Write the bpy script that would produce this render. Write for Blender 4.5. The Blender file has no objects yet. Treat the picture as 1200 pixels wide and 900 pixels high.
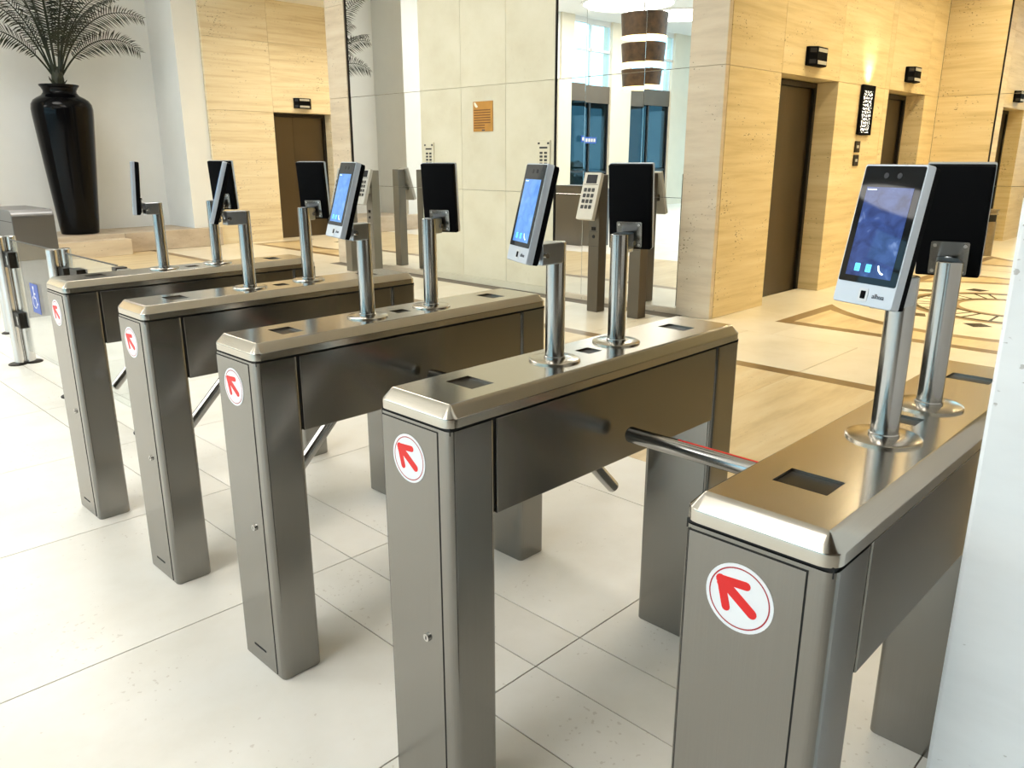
import bpy, bmesh, math, random
from mathutils import Vector, Matrix
random.seed(7)
SC = bpy.context.scene
COL = SC.collection
PI = math.pi

# ------------------------------------------------------------------ camera
cam_d = bpy.data.cameras.new('camera'); cam = bpy.data.objects.new('camera', cam_d); COL.objects.link(cam)
YAW, PITCH, ROLL, FPX = 0.7747, 0.2791, -0.0009, 930.04
fw = Vector((math.cos(PITCH)*math.cos(YAW), math.cos(PITCH)*math.sin(YAW), -math.sin(PITCH)))
rt0 = Vector((math.sin(YAW), -math.cos(YAW), 0)); up0 = rt0.cross(fw)
rt = rt0*math.cos(ROLL) + up0*math.sin(ROLL); up = up0*math.cos(ROLL) - rt0*math.sin(ROLL)
M = Matrix.Identity(4)
for i in range(3):
    M[i][0] = rt[i]; M[i][1] = up[i]; M[i][2] = -fw[i]
M.translation = (-0.9264, -1.9187, 1.4291)
cam.matrix_world = M
cam_d.sensor_width = 36.0; cam_d.lens = FPX*36/1200; cam_d.clip_start = 0.02; cam_d.clip_end = 200
SC.camera = cam

# ------------------------------------------------------------------ view, world, daylight
SC.view_settings.view_transform = 'Standard'
try: SC.view_settings.look = 'None'
except Exception: pass
SC.view_settings.exposure = 0.18
SC.view_settings.gamma = 1.0
SC.view_settings.use_curve_mapping = False
W = bpy.data.worlds.new('sky'); SC.world = W; W.use_nodes = True
bg = W.node_tree.nodes['Background']; bg.inputs[0].default_value = (0.50, 0.83, 1.0, 1); bg.inputs[1].default_value = 3.2

def portal(loc, rot, sx, sy):
    l = bpy.data.lights.new('window_daylight', 'AREA'); l.shape = 'RECTANGLE'; l.size = sx; l.size_y = sy
    o = bpy.data.objects.new('window_daylight', l); COL.objects.link(o); o.location = loc; o.rotation_euler = rot
    l.cycles.is_portal = True
portal((-11.15, 3.0, 2.4), (0, -PI/2, 0), 4.6, 17.0)
portal((-7.2, 12.45, 2.4), (-PI/2, 0, 0), 6.0, 4.6)

# ------------------------------------------------------------------ node materials
MATS = {}
def new_mat(name):
    m = bpy.data.materials.new(name); m.use_nodes = True
    MATS[name] = m
    return m, m.node_tree, m.node_tree.nodes['Principled BSDF']
def plain(name, col, rough=0.5, metal=0.0, spec=0.5, emit=None, estr=0.0, coat=0.0, noise=0.0, nscale=20):
    m, t, b = new_mat(name)
    b.inputs['Base Color'].default_value = (*col, 1); b.inputs['Roughness'].default_value = rough
    b.inputs['Metallic'].default_value = metal; b.inputs['Specular IOR Level'].default_value = spec
    b.inputs['Coat Weight'].default_value = coat
    if emit:
        b.inputs['Emission Color'].default_value = (*emit, 1); b.inputs['Emission Strength'].default_value = estr
    if noise:
        tc = t.nodes.new('ShaderNodeTexCoord'); nz = t.nodes.new('ShaderNodeTexNoise'); nz.inputs['Scale'].default_value = nscale
        nz.inputs['Detail'].default_value = 4
        cr = ramp(t, [(0.3, tuple(c*(1-noise) for c in col)), (0.7, tuple(min(1, c*(1+noise)) for c in col))])
        t.links.new(tc.outputs['Object'], nz.inputs['Vector']); t.links.new(nz.outputs['Fac'], cr.inputs['Fac'])
        t.links.new(cr.outputs['Color'], b.inputs['Base Color'])
    return m
def ramp(t, stops):
    cr = t.nodes.new('ShaderNodeValToRGB'); e = cr.color_ramp.elements
    while len(e) < len(stops): e.new(0.5)
    for k, (p, c) in zip(e, stops):
        k.position = p; k.color = (*c, 1) if len(c) == 3 else c
    return cr
def brushed(name, col, rough, axis, bump=0.02, coord='Object'):
    m, t, b = new_mat(name)
    b.inputs['Metallic'].default_value = 1.0
    tc = t.nodes.new('ShaderNodeTexCoord'); mp = t.nodes.new('ShaderNodeMapping')
    sc = [650, 650, 650]; sc[axis] = 3
    mp.inputs['Scale'].default_value = sc
    nz = t.nodes.new('ShaderNodeTexNoise'); nz.inputs['Scale'].default_value = 1.0; nz.inputs['Detail'].default_value = 3
    t.links.new(tc.outputs[coord], mp.inputs['Vector']); t.links.new(mp.outputs['Vector'], nz.inputs['Vector'])
    c1 = ramp(t, [(0.25, tuple(c*0.965 for c in col)), (0.75, tuple(min(1, c*1.035) for c in col))])
    t.links.new(nz.outputs['Fac'], c1.inputs['Fac']); t.links.new(c1.outputs['Color'], b.inputs['Base Color'])
    r1 = t.nodes.new('ShaderNodeMapRange'); r1.inputs['To Min'].default_value = rough*0.94; r1.inputs['To Max'].default_value = rough*1.06
    t.links.new(nz.outputs['Fac'], r1.inputs['Value']); t.links.new(r1.outputs['Result'], b.inputs['Roughness'])
    bp = t.nodes.new('ShaderNodeBump'); bp.inputs['Strength'].default_value = bump; bp.inputs['Distance'].default_value = 0.001
    t.links.new(nz.outputs['Fac'], bp.inputs['Height']); t.links.new(bp.outputs['Normal'], b.inputs['Normal'])
    return m
def stone(name, lo, mid, hi, band=(1.0, 1.0, 6.0), rough=0.45, pits=0.0, pitcol=(0.22, 0.15, 0.08), pscale=34, vary=0.05, spec=0.4, rotz=0.0, cloud=2.0):
    """banded sedimentary stone: stretched noise bands, clouding, small dark pits, tone varying per slab"""
    m, t, b = new_mat(name)
    tc = t.nodes.new('ShaderNodeTexCoord'); mp = t.nodes.new('ShaderNodeMapping'); mp.inputs['Scale'].default_value = band
    mp.inputs['Rotation'].default_value = (0, 0, rotz)
    oi = t.nodes.new('ShaderNodeObjectInfo')
    ad = t.nodes.new('ShaderNodeVectorMath'); ad.operation = 'MULTIPLY_ADD'
    cb = t.nodes.new('ShaderNodeCombineXYZ')
    for k in range(3): t.links.new(oi.outputs['Random'], cb.inputs[k])
    ad.inputs[1].default_value = (3.7, 5.1, 4.3)
    t.links.new(cb.outputs['Vector'], ad.inputs[0]); t.links.new(tc.outputs['Object'], ad.inputs[2])
    t.links.new(ad.outputs['Vector'], mp.inputs['Vector'])
    n1 = t.nodes.new('ShaderNodeTexNoise'); n1.inputs['Scale'].default_value = cloud; n1.inputs['Detail'].default_value = 7; n1.inputs['Roughness'].default_value = 0.62
    t.links.new(mp.outputs['Vector'], n1.inputs['Vector'])
    cr = ramp(t, [(0.28, lo), (0.5, mid), (0.72, hi)])
    t.links.new(n1.outputs['Fac'], cr.inputs['Fac'])
    col = cr.outputs['Color']
    if pits:
        mp2 = t.nodes.new('ShaderNodeMapping'); mp2.inputs['Scale'].default_value = (1 if band[0] <= band[2] else 2.0, 1 if band[1] <= band[2] else 2.0, 2.0 if band[2] > 1.5 else 1.0)
        t.links.new(ad.outputs['Vector'], mp2.inputs['Vector'])
        n2 = t.nodes.new('ShaderNodeTexNoise'); n2.inputs['Scale'].default_value = pscale; n2.inputs['Detail'].default_value = 2
        n3 = t.nodes.new('ShaderNodeTexNoise'); n3.inputs['Scale'].default_value = 3.0; n3.inputs['Detail'].default_value = 2
        t.links.new(mp2.outputs['Vector'], n2.inputs['Vector']); t.links.new(ad.outputs['Vector'], n3.inputs['Vector'])
        n2.inputs['Detail'].default_value = 1.0
        mr0 = t.nodes.new('ShaderNodeMapRange'); mr0.inputs['To Min'].default_value = 0.62; mr0.inputs['To Max'].default_value = 1.38
        t.links.new(n3.outputs['Fac'], mr0.inputs['Value'])
        mu = t.nodes.new('ShaderNodeMath'); mu.operation = 'MULTIPLY'
        t.links.new(n2.outputs['Fac'], mu.inputs[0]); t.links.new(mr0.outputs['Result'], mu.inputs[1])
        pr_ = ramp(t, [(0.745, (0, 0, 0)), (0.775, (1, 1, 1))])
        t.links.new(mu.outputs['Value'], pr_.inputs['Fac'])
        ml = t.nodes.new('ShaderNodeMath'); ml.operation = 'MULTIPLY'; ml.inputs[1].default_value = pits
        t.links.new(pr_.outputs['Color'], ml.inputs[0])
        mx = t.nodes.new('ShaderNodeMix'); mx.data_type = 'RGBA'
        t.links.new(ml.outputs['Value'], mx.inputs[0]); t.links.new(col, mx.inputs[6]); mx.inputs[7].default_value = (*pitcol, 1)
        col = mx.outputs[2]
    hs = t.nodes.new('ShaderNodeHueSaturation')
    mr = t.nodes.new('ShaderNodeMapRange'); mr.inputs['To Min'].default_value = 1-vary; mr.inputs['To Max'].default_value = 1+vary
    t.links.new(oi.outputs['Random'], mr.inputs['Value']); t.links.new(mr.outputs['Result'], hs.inputs['Value'])
    t.links.new(col, hs.inputs['Color']); t.links.new(hs.outputs['Color'], b.inputs['Base Color'])
    b.inputs['Roughness'].default_value = rough; b.inputs['Specular IOR Level'].default_value = spec
    bp = t.nodes.new('ShaderNodeBump'); bp.inputs['Strength'].default_value = 0.05; bp.inputs['Distance'].default_value = 0.004
    t.links.new(n1.outputs['Fac'], bp.inputs['Height']); t.links.new(bp.outputs['Normal'], b.inputs['Normal'])
    return m

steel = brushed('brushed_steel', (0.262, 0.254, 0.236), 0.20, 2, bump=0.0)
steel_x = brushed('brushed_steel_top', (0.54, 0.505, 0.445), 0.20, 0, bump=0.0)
polished = brushed('polished_tube_steel', (0.44, 0.43, 0.415), 0.18, 2, bump=0.0)
bracket_m = brushed('bracket_steel', (0.43, 0.46, 0.50), 0.3, 0, bump=0.0)  # bluish base colour has the sky window's reflection put into it
tube_steel = brushed('gate_tube_steel', (0.62, 0.62, 0.61), 0.2, 2, bump=0.0)
dark_gap = plain('dark_gap', (0.012, 0.011, 0.01), 0.8)
black_plastic = plain('black_plastic', (0.003, 0.003, 0.0035), 0.7, spec=0.06)
black_glass = plain('black_glass', (0.003, 0.003, 0.004), 0.03, spec=0.22)
slot_glass = plain('slot_dark_glass', (0.02, 0.015, 0.01), 0.3, spec=0.12)
silver = plain('silver_plastic', (0.56, 0.60, 0.66), 0.35, 0.3)
light_silver = plain('light_silver_panel', (0.62, 0.63, 0.65), 0.4, 0.1)
white_vinyl = plain('white_vinyl', (0.88, 0.88, 0.90), 0.4)
red_vinyl = plain('red_vinyl', (0.80, 0.012, 0.012), 0.4)
red_line = plain('dark_red_ring', (0.42, 0.02, 0.03), 0.5)
dark_screw = plain('screw_metal', (0.55, 0.54, 0.52), 0.25, 1.0)
logo_m = plain('logo_dark', (0.05, 0.05, 0.07), 0.5)
icon_m = plain('screen_icon_cyan', (0.1, 0.5, 0.8), 0.3, emit=(0.10, 0.62, 0.95), estr=0.9)
icon_w = plain('screen_icon_white', (0.8, 0.9, 1), 0.3, emit=(0.75, 0.88, 1), estr=0.9)
vase_m = plain('black_lacquer', (0.002, 0.002, 0.0025), 0.12, spec=0.14)
leaf_m = plain('palm_leaf', (0.010, 0.016, 0.006), 0.55, noise=0.5, nscale=6)
stem_m = plain('palm_stem', (0.02, 0.024, 0.01), 0.6, noise=0.3)
soil_m = plain('potting_soil', (0.02, 0.014, 0.01), 0.9, noise=0.3)
plaster = plain('white_plaster', (0.84, 0.87, 0.87), 0.75, noise=0.015, nscale=3)
cream_paint = plain('cream_paint', (0.80, 0.74, 0.60), 0.7, noise=0.02, nscale=3)
ceil_m = plain('ceiling_white', (0.86, 0.86, 0.84), 0.8, noise=0.01)
bronze = brushed('bronze_door', (0.11, 0.092, 0.07), 0.38, 2)
bronze_dark = plain('dark_bronze_frame', (0.022, 0.017, 0.012), 0.4, 0.6)
post_m = brushed('post_brown_steel', (0.15, 0.125, 0.095), 0.38, 2)
post_grey = brushed('post_grey_steel', (0.27, 0.255, 0.225), 0.38, 2)
key_panel = plain('keypad_panel', (0.62, 0.58, 0.49), 0.45, noise=0.03)
key_panel_grey = plain('keypad_panel_grey', (0.46, 0.45, 0.41), 0.45, noise=0.03)
key_m = plain('keypad_key', (0.03, 0.028, 0.025), 0.5)
lcd_m = plain('keypad_lcd', (0.03, 0.03, 0.034), 0.25, spec=0.2)
sign_brown = plain('brown_sign', (0.50, 0.235, 0.035), 0.5, noise=0.08, nscale=12)
sign_dark = plain('brown_sign_print', (0.17, 0.065, 0.008), 0.6)
sign_white = plain('sign_white', (0.85, 0.80, 0.65), 0.6)
blue_vinyl = plain('blue_vinyl', (0.03, 0.09, 0.42), 0.4)
cab_grey = brushed('cabinet_grey_steel', (0.20, 0.20, 0.20), 0.4, 2)
lamp_shade = plain('pendant_brown_shade', (0.075, 0.042, 0.018), 0.5, noise=0.5, nscale=9)
lamp_glow = plain('pendant_glow', (1, 0.85, 0.5), 0.5, emit=(1.0, 0.80, 0.42), estr=3.0)
cove_glow = plain('cove_light', (1, 1, 1), 0.5, emit=(1.0, 0.965, 0.91), estr=8.6)
down_glow = plain('downlight_glow', (1, 0.9, 0.7), 0.5, emit=(1.0, 0.78, 0.45), estr=6.0)
sconce_glow = plain('sconce_glow', (1, 0.97, 0.9), 0.5, emit=(1.0, 0.95, 0.84), estr=1.6)
fascia_m = plain('bronze_fascia', (0.13, 0.105, 0.075), 0.5, noise=0.1, nscale=2)
mullion_m = plain('white_mullion', (0.78, 0.78, 0.76), 0.5)
dark_mull = plain('dark_mullion', (0.03, 0.035, 0.04), 0.4)
street_m = plain('street_paving', (0.30, 0.30, 0.29), 0.9, noise=0.1, nscale=1)
bin_m = plain('bin_steel', (0.30, 0.26, 0.2), 0.35, 0.9, noise=0.1)

trav_warm = stone('travertine_warm', (0.60, 0.47, 0.235), (0.735, 0.60, 0.345), (0.80, 0.685, 0.45), band=(0.45, 0.45, 7.5), rough=0.42, pits=0.85, vary=0.04)
trav_left = stone('travertine_left', (0.66, 0.54, 0.34), (0.80, 0.70, 0.49), (0.86, 0.78, 0.59), band=(0.45, 0.45, 8.5), rough=0.42, pits=0.7, vary=0.04)
trav_grey = stone('travertine_pilaster', (0.56, 0.46, 0.33), (0.68, 0.57, 0.42), (0.74, 0.65, 0.50), band=(0.6, 0.6, 4.5), rough=0.45, pits=0.85, vary=0.03)
lime_wall = stone('limestone_wall', (0.63, 0.58, 0.43), (0.68, 0.64, 0.49), (0.72, 0.68, 0.54), band=(1, 1, 1.2), rough=0.5, pits=0.12, vary=0.025, pitcol=(0.45, 0.38, 0.26))
lime_floor = stone('limestone_floor', (0.79, 0.76, 0.69), (0.855, 0.83, 0.77), (0.90, 0.88, 0.835), band=(1, 1, 1), rough=0.33, pits=0.30, vary=0.03, pitcol=(0.42, 0.35, 0.27), pscale=62, cloud=2.4, spec=0.4)
trav_floor = stone('travertine_floor', (0.56, 0.42, 0.22), (0.72, 0.575, 0.34), (0.80, 0.68, 0.46), band=(0.55, 3.2, 1), rough=0.3, pits=0.25, vary=0.03, spec=0.4)
brown_inlay = stone('brown_inlay', (0.20, 0.125, 0.05), (0.28, 0.185, 0.085), (0.34, 0.24, 0.12), band=(1, 1, 1), rough=0.3, vary=0.05)
black_inlay = plain('black_inlay', (0.018, 0.015, 0.012), 0.25, noise=0.3)
cream_inlay = stone('cream_inlay', (0.72, 0.65, 0.49), (0.80, 0.73, 0.58), (0.84, 0.79, 0.66), band=(1, 1, 1), rough=0.3, vary=0.02)
white_trav = stone('white_travertine', (0.80, 0.80, 0.79), (0.88, 0.88, 0.875), (0.93, 0.93, 0.925), band=(0.8, 0.8, 3.2), rough=0.5, pits=0.55, vary=0.02, pitcol=(0.3, 0.26, 0.22), pscale=58)
ledge_m = stone('ledge_stone', (0.42, 0.34, 0.25), (0.55, 0.46, 0.35), (0.64, 0.56, 0.45), band=(1, 1, 2.5), rough=0.5, pits=0.3, vary=0.08)
walnut = stone('dark_walnut', (0.07, 0.047, 0.03), (0.10, 0.07, 0.046), (0.135, 0.095, 0.063), band=(0.4, 0.4, 0.15), rough=0.4, vary=0.02)
grout_m = plain('grout', (0.20, 0.17, 0.13), 0.9)

def glass_mat(name, tint, gloss=0.1):
    m = bpy.data.materials.new(name); m.use_nodes = True; t = m.node_tree; t.nodes.clear()
    out = t.nodes.new('ShaderNodeOutputMaterial'); tr = t.nodes.new('ShaderNodeBsdfTransparent'); tr.inputs[0].default_value = (*tint, 1)
    gl = t.nodes.new('ShaderNodeBsdfGlossy'); gl.inputs['Roughness'].default_value = 0.02
    lw = t.nodes.new('ShaderNodeLayerWeight'); pw = t.nodes.new('ShaderNodeMath'); pw.operation = 'POWER'; pw.inputs[1].default_value = 4.0
    fr = t.nodes.new('ShaderNodeMapRange'); fr.inputs['To Min'].default_value = 0.03; fr.inputs['To Max'].default_value = 0.7
    t.links.new(lw.outputs['Facing'], pw.inputs[0]); t.links.new(pw.outputs[0], fr.inputs['Value'])
    mx = t.nodes.new('ShaderNodeMixShader')
    t.links.new(fr.outputs[0], mx.inputs[0]); t.links.new(tr.outputs[0], mx.inputs[1]); t.links.new(gl.outputs[0], mx.inputs[2])
    t.links.new(mx.outputs[0], out.inputs['Surface'])
    return m
glass_clear = glass_mat('clear_glass', (0.93, 0.96, 0.96))
glass_window = glass_mat('window_glass', (0.90, 0.97, 1.0))
glass_tint = glass_mat('tinted_glass', (0.13, 0.20, 0.23))
hedge_m = plain('hedge_green', (0.03, 0.07, 0.02), 0.8, noise=0.6, nscale=9)
mirror_m = plain('mirror_silver', (0.93, 0.93, 0.90), 0.0, 1.0)

def screen_mat(name, lo, hi, strength, wisps):
    m, t, b = new_mat(name)
    b.inputs['Base Color'].default_value = (0.004, 0.004, 0.006, 1); b.inputs['Roughness'].default_value = 0.03; b.inputs['Specular IOR Level'].default_value = 0.25
    uv = t.nodes.new('ShaderNodeUVMap'); mp = t.nodes.new('ShaderNodeMapping'); mp.inputs['Scale'].default_value = (2.2, 4.2, 1); mp.inputs['Rotation'].default_value = (0, 0, 0.5)
    t.links.new(uv.outputs['UV'], mp.inputs['Vector'])
    nz = t.nodes.new('ShaderNodeTexNoise'); nz.inputs['Scale'].default_value = 1.4; nz.inputs['Detail'].default_value = 3; nz.inputs['Distortion'].default_value = 0.6
    t.links.new(mp.outputs['Vector'], nz.inputs['Vector'])
    cr = ramp(t, [(0.30, lo), (0.62, hi), (0.78, wisps)])
    t.links.new(nz.outputs['Fac'], cr.inputs['Fac'])
    t.links.new(cr.outputs['Color'], b.inputs['Emission Color']); b.inputs['Emission Strength'].default_value = strength
    return m
screen_dark = screen_mat('screen_deep_blue', (0.012, 0.03, 0.14), (0.05, 0.10, 0.33), 0.9, (0.30, 0.42, 0.75))
screen_blue = screen_mat('screen_light_blue', (0.09, 0.28, 0.80), (0.16, 0.42, 0.92), 0.95, (0.32, 0.52, 0.95))

# ------------------------------------------------------------------ mesh helpers
def bx(bm, x0, x1, y0, y1, z0, z1):
    v = [bm.verts.new(p) for p in ((x0,y0,z0),(x1,y0,z0),(x1,y1,z0),(x0,y1,z0),(x0,y0,z1),(x1,y0,z1),(x1,y1,z1),(x0,y1,z1))]
    for f in ((3,2,1,0),(4,5,6,7),(0,1,5,4),(1,2,6,5),(2,3,7,6),(3,0,4,7)): bm.faces.new([v[i] for i in f])
    return v
def tube(bm, a, b, r0, r1=None, n=20, cap=True):
    a, b = Vector(a), Vector(b); r1 = r0 if r1 is None else r1
    d = (b-a).normalized(); s = d.orthogonal().normalized(); t = d.cross(s)
    A = [bm.verts.new(a + (s*math.cos(k*2*PI/n) + t*math.sin(k*2*PI/n))*r0) for k in range(n)]
    B = [bm.verts.new(b + (s*math.cos(k*2*PI/n) + t*math.sin(k*2*PI/n))*r1) for k in range(n)]
    for k in range(n): bm.faces.new((A[k], A[(k+1) % n], B[(k+1) % n], B[k]))
    if cap: bm.faces.new(A[::-1]); bm.faces.new(B)
def round_tube(bm, a, b, r, n=20):
    """tube with a domed end at b"""
    a, b = Vector(a), Vector(b); d = (b-a).normalized(); s = d.orthogonal().normalized(); t = d.cross(s)
    rings = [(a, r), (b - d*r*0.6, r)]
    for k in range(1, 5):
        w = k/5*PI/2; rings.append((b - d*r*0.6 + d*r*0.6*math.sin(w), r*math.cos(w)))
    loft(bm, [[c + (s*math.cos(k*2*PI/n) + t*math.sin(k*2*PI/n))*q for k in range(n)] for c, q in rings])
def loft(bm, loops, cap0=True, cap1=True):
    L = [[bm.verts.new(p) for p in lp] for lp in loops]; n = len(L[0])
    for a, b in zip(L, L[1:]):
        for k in range(n): bm.faces.new((a[k], a[(k+1) % n], b[(k+1) % n], b[k]))
    if cap0: bm.faces.new(L[0][::-1])
    if cap1: bm.faces.new(L[-1])
def rrect(x0, x1, y0, y1, r, n=5):
    out = []
    for cx, cy, a in ((x1-r, y1-r, 0), (x0+r, y1-r, PI/2), (x0+r, y0+r, PI), (x1-r, y0+r, 3*PI/2)):
        for k in range(n+1):
            w = a + k/n*PI/2; out.append((cx + r*math.cos(w), cy + r*math.sin(w)))
    return out
def lathe(bm, prof, cx, cy, n=40):
    loft(bm, [[(cx + r*math.cos(k*2*PI/n), cy + r*math.sin(k*2*PI/n), z) for k in range(n)] for r, z in prof])
def poly(bm, pts):
    return bm.faces.new([bm.verts.new(p) for p in pts])
def prism(bm, pts2, to3, t0, t1):
    """extrude a 2D outline; to3(u, v, t) maps it into space"""
    a = [bm.verts.new(to3(u, v, t0)) for u, v in pts2]; b = [bm.verts.new(to3(u, v, t1)) for u, v in pts2]; n = len(a)
    bm.faces.new(a[::-1]); bm.faces.new(b)
    for k in range(n): bm.faces.new((a[k], a[(k+1) % n], b[(k+1) % n], b[k]))
def stroke(pts, w, n=6):
    """2D capsule polygon(s) for a line of width w"""
    out = []
    for (x0, y0), (x1, y1) in zip(pts, pts[1:]):
        a = math.atan2(y1-y0, x1-x0); c = []
        for k in range(n+1): c.append((x1 + w/2*math.cos(a-PI/2+k*PI/n), y1 + w/2*math.sin(a-PI/2+k*PI/n)))
        for k in range(n+1): c.append((x0 + w/2*math.cos(a+PI/2+k*PI/n), y0 + w/2*math.sin(a+PI/2+k*PI/n)))
        out.append(c)
    return out
def obj(name, bm, mat, parent=None, smooth=False, bevel=0.0, seg=2, recalc=True):
    me = bpy.data.meshes.new(name)
    if recalc: bmesh.ops.recalc_face_normals(bm, faces=bm.faces[:])
    bm.to_mesh(me); bm.free()
    me.materials.append(mat)
    o = bpy.data.objects.new(name, me); COL.objects.link(o)
    if parent is not None: o.parent = parent
    if smooth:
        for p in me.polygons: p.use_smooth = True
        me.set_sharp_from_angle(angle=math.radians(38))
    if bevel:
        md = o.modifiers.new('edge', 'BEVEL'); md.width = bevel; md.segments = seg; md.limit_method = 'ANGLE'
        md.harden_normals = False
    return o
def box(name, dims, mat, parent=None, bevel=0.0, off=(0, 0, 0)):
    bm = bmesh.new(); x0, x1, y0, y1, z0, z1 = dims; ox, oy, oz = off
    bx(bm, x0-ox, x1-ox, y0-oy, y1-oy, z0-oz, z1-oz)
    return obj(name, bm, mat, parent, bevel=bevel)
def empty(name, loc, label, cat, group=None, rz=0):
    o = bpy.data.objects.new(name, None); COL.objects.link(o); o.location = loc; o.rotation_euler = (0, 0, rz)
    o.empty_display_size = 0.1
    return tag(o, label, cat, group)
def tag(o, label, cat, group=None):
    o['label'] = label; o['category'] = cat
    if group: o['group'] = group
    return o
def struct(o, label=None, cat=None):
    o['kind'] = 'structure'
    if label: o['label'] = label
    if cat: o['category'] = cat
    return o
def sbox(name, dims, mat, label, cat, bevel=0.0):
    return struct(box(name, dims, mat, bevel=bevel), label, cat)

# ================================================================== FLOOR
floor = sbox('floor', (-11.2, 10.9, -6.2, 12.2, -0.10, -0.003), grout_m, 'pale limestone lobby floor with travertine bands and inlaid medallions', 'floor')
tile_cache = {}
def tile(name, x0, x1, y0, y1, mat, top=0.0, gap=0.0021, th=0.012):
    dx, dy = round(x1-x0, 4), round(y1-y0, 4)
    key = (dx, dy, mat.name)
    if key not in tile_cache:
        bm = bmesh.new(); h = gap
        a = [(-dx/2+h, -dy/2+h), (dx/2-h, -dy/2+h), (dx/2-h, dy/2-h), (-dx/2+h, dy/2-h)]
        e = 0.0004
        c = [(-dx/2+h+e, -dy/2+h+e), (dx/2-h-e, -dy/2+h+e), (dx/2-h-e, dy/2-h-e), (-dx/2+h+e, dy/2-h-e)]
        loft(bm, [[(x, y, -th) for x, y in a], [(x, y, -e*0.6) for x, y in a], [(x, y, 0) for x, y in c]])
        me = bpy.data.meshes.new(name); bmesh.ops.recalc_face_normals(bm, faces=bm.faces[:]); bm.to_mesh(me); bm.free(); me.materials.append(mat)
        tile_cache[key] = me
    o = bpy.data.objects.new(name, tile_cache[key]); COL.objects.link(o); o.parent = floor
    o.location = ((x0+x1)/2, (y0+y1)/2, top)
    return o
YJ = [-6.2] + [0.36 + 0.93*k for k in range(-7, 13)] + [12.2]
YJ = [y for y in YJ if -6.2 <= y <= 12.2]
for xa, xb in ((-1.54, 0.32), (0.32, 0.55), (0.55, 0.75), (0.75, 1.68), (1.68, 2.11)):
    for ya, yb in zip(YJ, YJ[1:]): tile('floor_tile', xa, xb, ya, yb, lime_floor)
tile('floor_slab', -11.2, -1.54, -6.2, 12.2, lime_floor)['label'] = 'pale limestone floor towards the windows'
for ya, yb in zip(YJ, YJ[1:]):
    tile('travertine_slab', 2.11, 4.11, ya, yb, trav_floor, gap=0.0006)
for ya, yb in zip(YJ[::2], YJ[2::2]):
    tile('border_strip', 4.11, 4.235, ya, yb, brown_inlay, gap=0.0006)
if len(YJ) % 2 == 0: tile('border_strip', 4.11, 4.235, YJ[-2], YJ[-1], brown_inlay, gap=0.0006)
for ya, yb in zip(YJ, YJ[1:]): tile('floor_tile', 4.235, 5.235, ya, yb, cream_inlay, gap=0.0022)
def corridor_tiles(y0, y1):
    n = 4; ys = [y0 + (y1-y0)*k/n for k in range(n+1)]
    xs = [5.235 + 0.92*k for k in range(6)] + [10.755]
    for xa, xb in zip(xs, xs[1:]):
        for ya, yb in zip(ys, ys[1:]): tile('floor_tile', xa, xb, ya, yb, cream_inlay, gap=0.0006)
corridor_tiles(-1.87, 2.05); corridor_tiles(7.685, 11.4)

def flat(name, pts, z, mat):
    bm = bmesh.new(); prism(bm, pts, lambda u, v, t: (u, v, t), z-0.0009, z)
    return obj(name, bm, mat, floor)
def ring2(name, cx, cy, r0, r1, z, mat, n=72):
    bm = bmesh.new()
    A = [[bm.verts.new((cx+r*math.cos(k*2*PI/n), cy+r*math.sin(k*2*PI/n), zz)) for k in range(n)] for r, zz in ((r0, z-0.0009), (r0, z), (r1, z), (r1, z-0.0009))]
    for a, b in zip(A, A[1:]):
        for k in range(n): bm.faces.new((a[k], a[(k+1) % n], b[(k+1) % n], b[k]))
    return obj(name, bm, mat, floor)
def medallion(cx, cy, half):
    def spandrel(sg, x0, hw, R, z, mat, name):
        # region between the straight edge and the circle, within |y| < hw
        a1 = math.asin(min(0.999, hw/R)); pts = [(cx - sg*x0, cy-hw), (cx - sg*x0, cy+hw)]
        pts += [(cx - sg*R*math.cos(a1 - 2*a1*k/24), cy + R*math.sin(a1 - 2*a1*k/24)) for k in range(25)]
        if sg < 0: pts = pts[::-1]
        flat(name, pts, z, mat)
    for sg in (1, -1):
        spandrel(sg, 2.21, half, 1.68, 0.0008, brown_inlay, 'inlay_border')
        spandrel(sg, 2.09, half-0.12, 1.80, 0.0016, trav_floor, 'inlay_field')
    ring2('inlay_ring', cx, cy, 0.87, 0.95, 0.0008, brown_inlay)
    ring2('inlay_ring', cx, cy, 0.835, 0.885, 0.0014, black_inlay)
    ring2('inlay_ring', cx, cy, 0.45, 0.53, 0.0008, brown_inlay)
    ring2('inlay_ring', cx, cy, 0.515, 0.55, 0.0014, black_inlay)
    for k in range(28):
        a = k*2*PI/28 + 0.03*(-1)**k; w = 0.013
        c, s = math.cos(a), math.sin(a)
        flat('inlay_bar', [(cx+c*r-s*d, cy+s*r+c*d) for r, d in ((0.545, -w), (0.845, -w), (0.845, w), (0.545, w))], 0.0008, black_inlay)
    for k in range(12):
        a = k*2*PI/12; c, s = math.cos(a), math.sin(a)
        flat('inlay_diamond', [(cx+c*r-s*d, cy+s*r+c*d) for r, d in ((1.02, 0), (1.12, -0.12), (1.24, 0), (1.12, 0.12))], 0.0008, black_inlay)
medallion(7.96, -0.05, 1.35)
medallion(7.96, 9.45, 1.35)

# ================================================================== WALLS
Z_CEIL = 4.85
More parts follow.
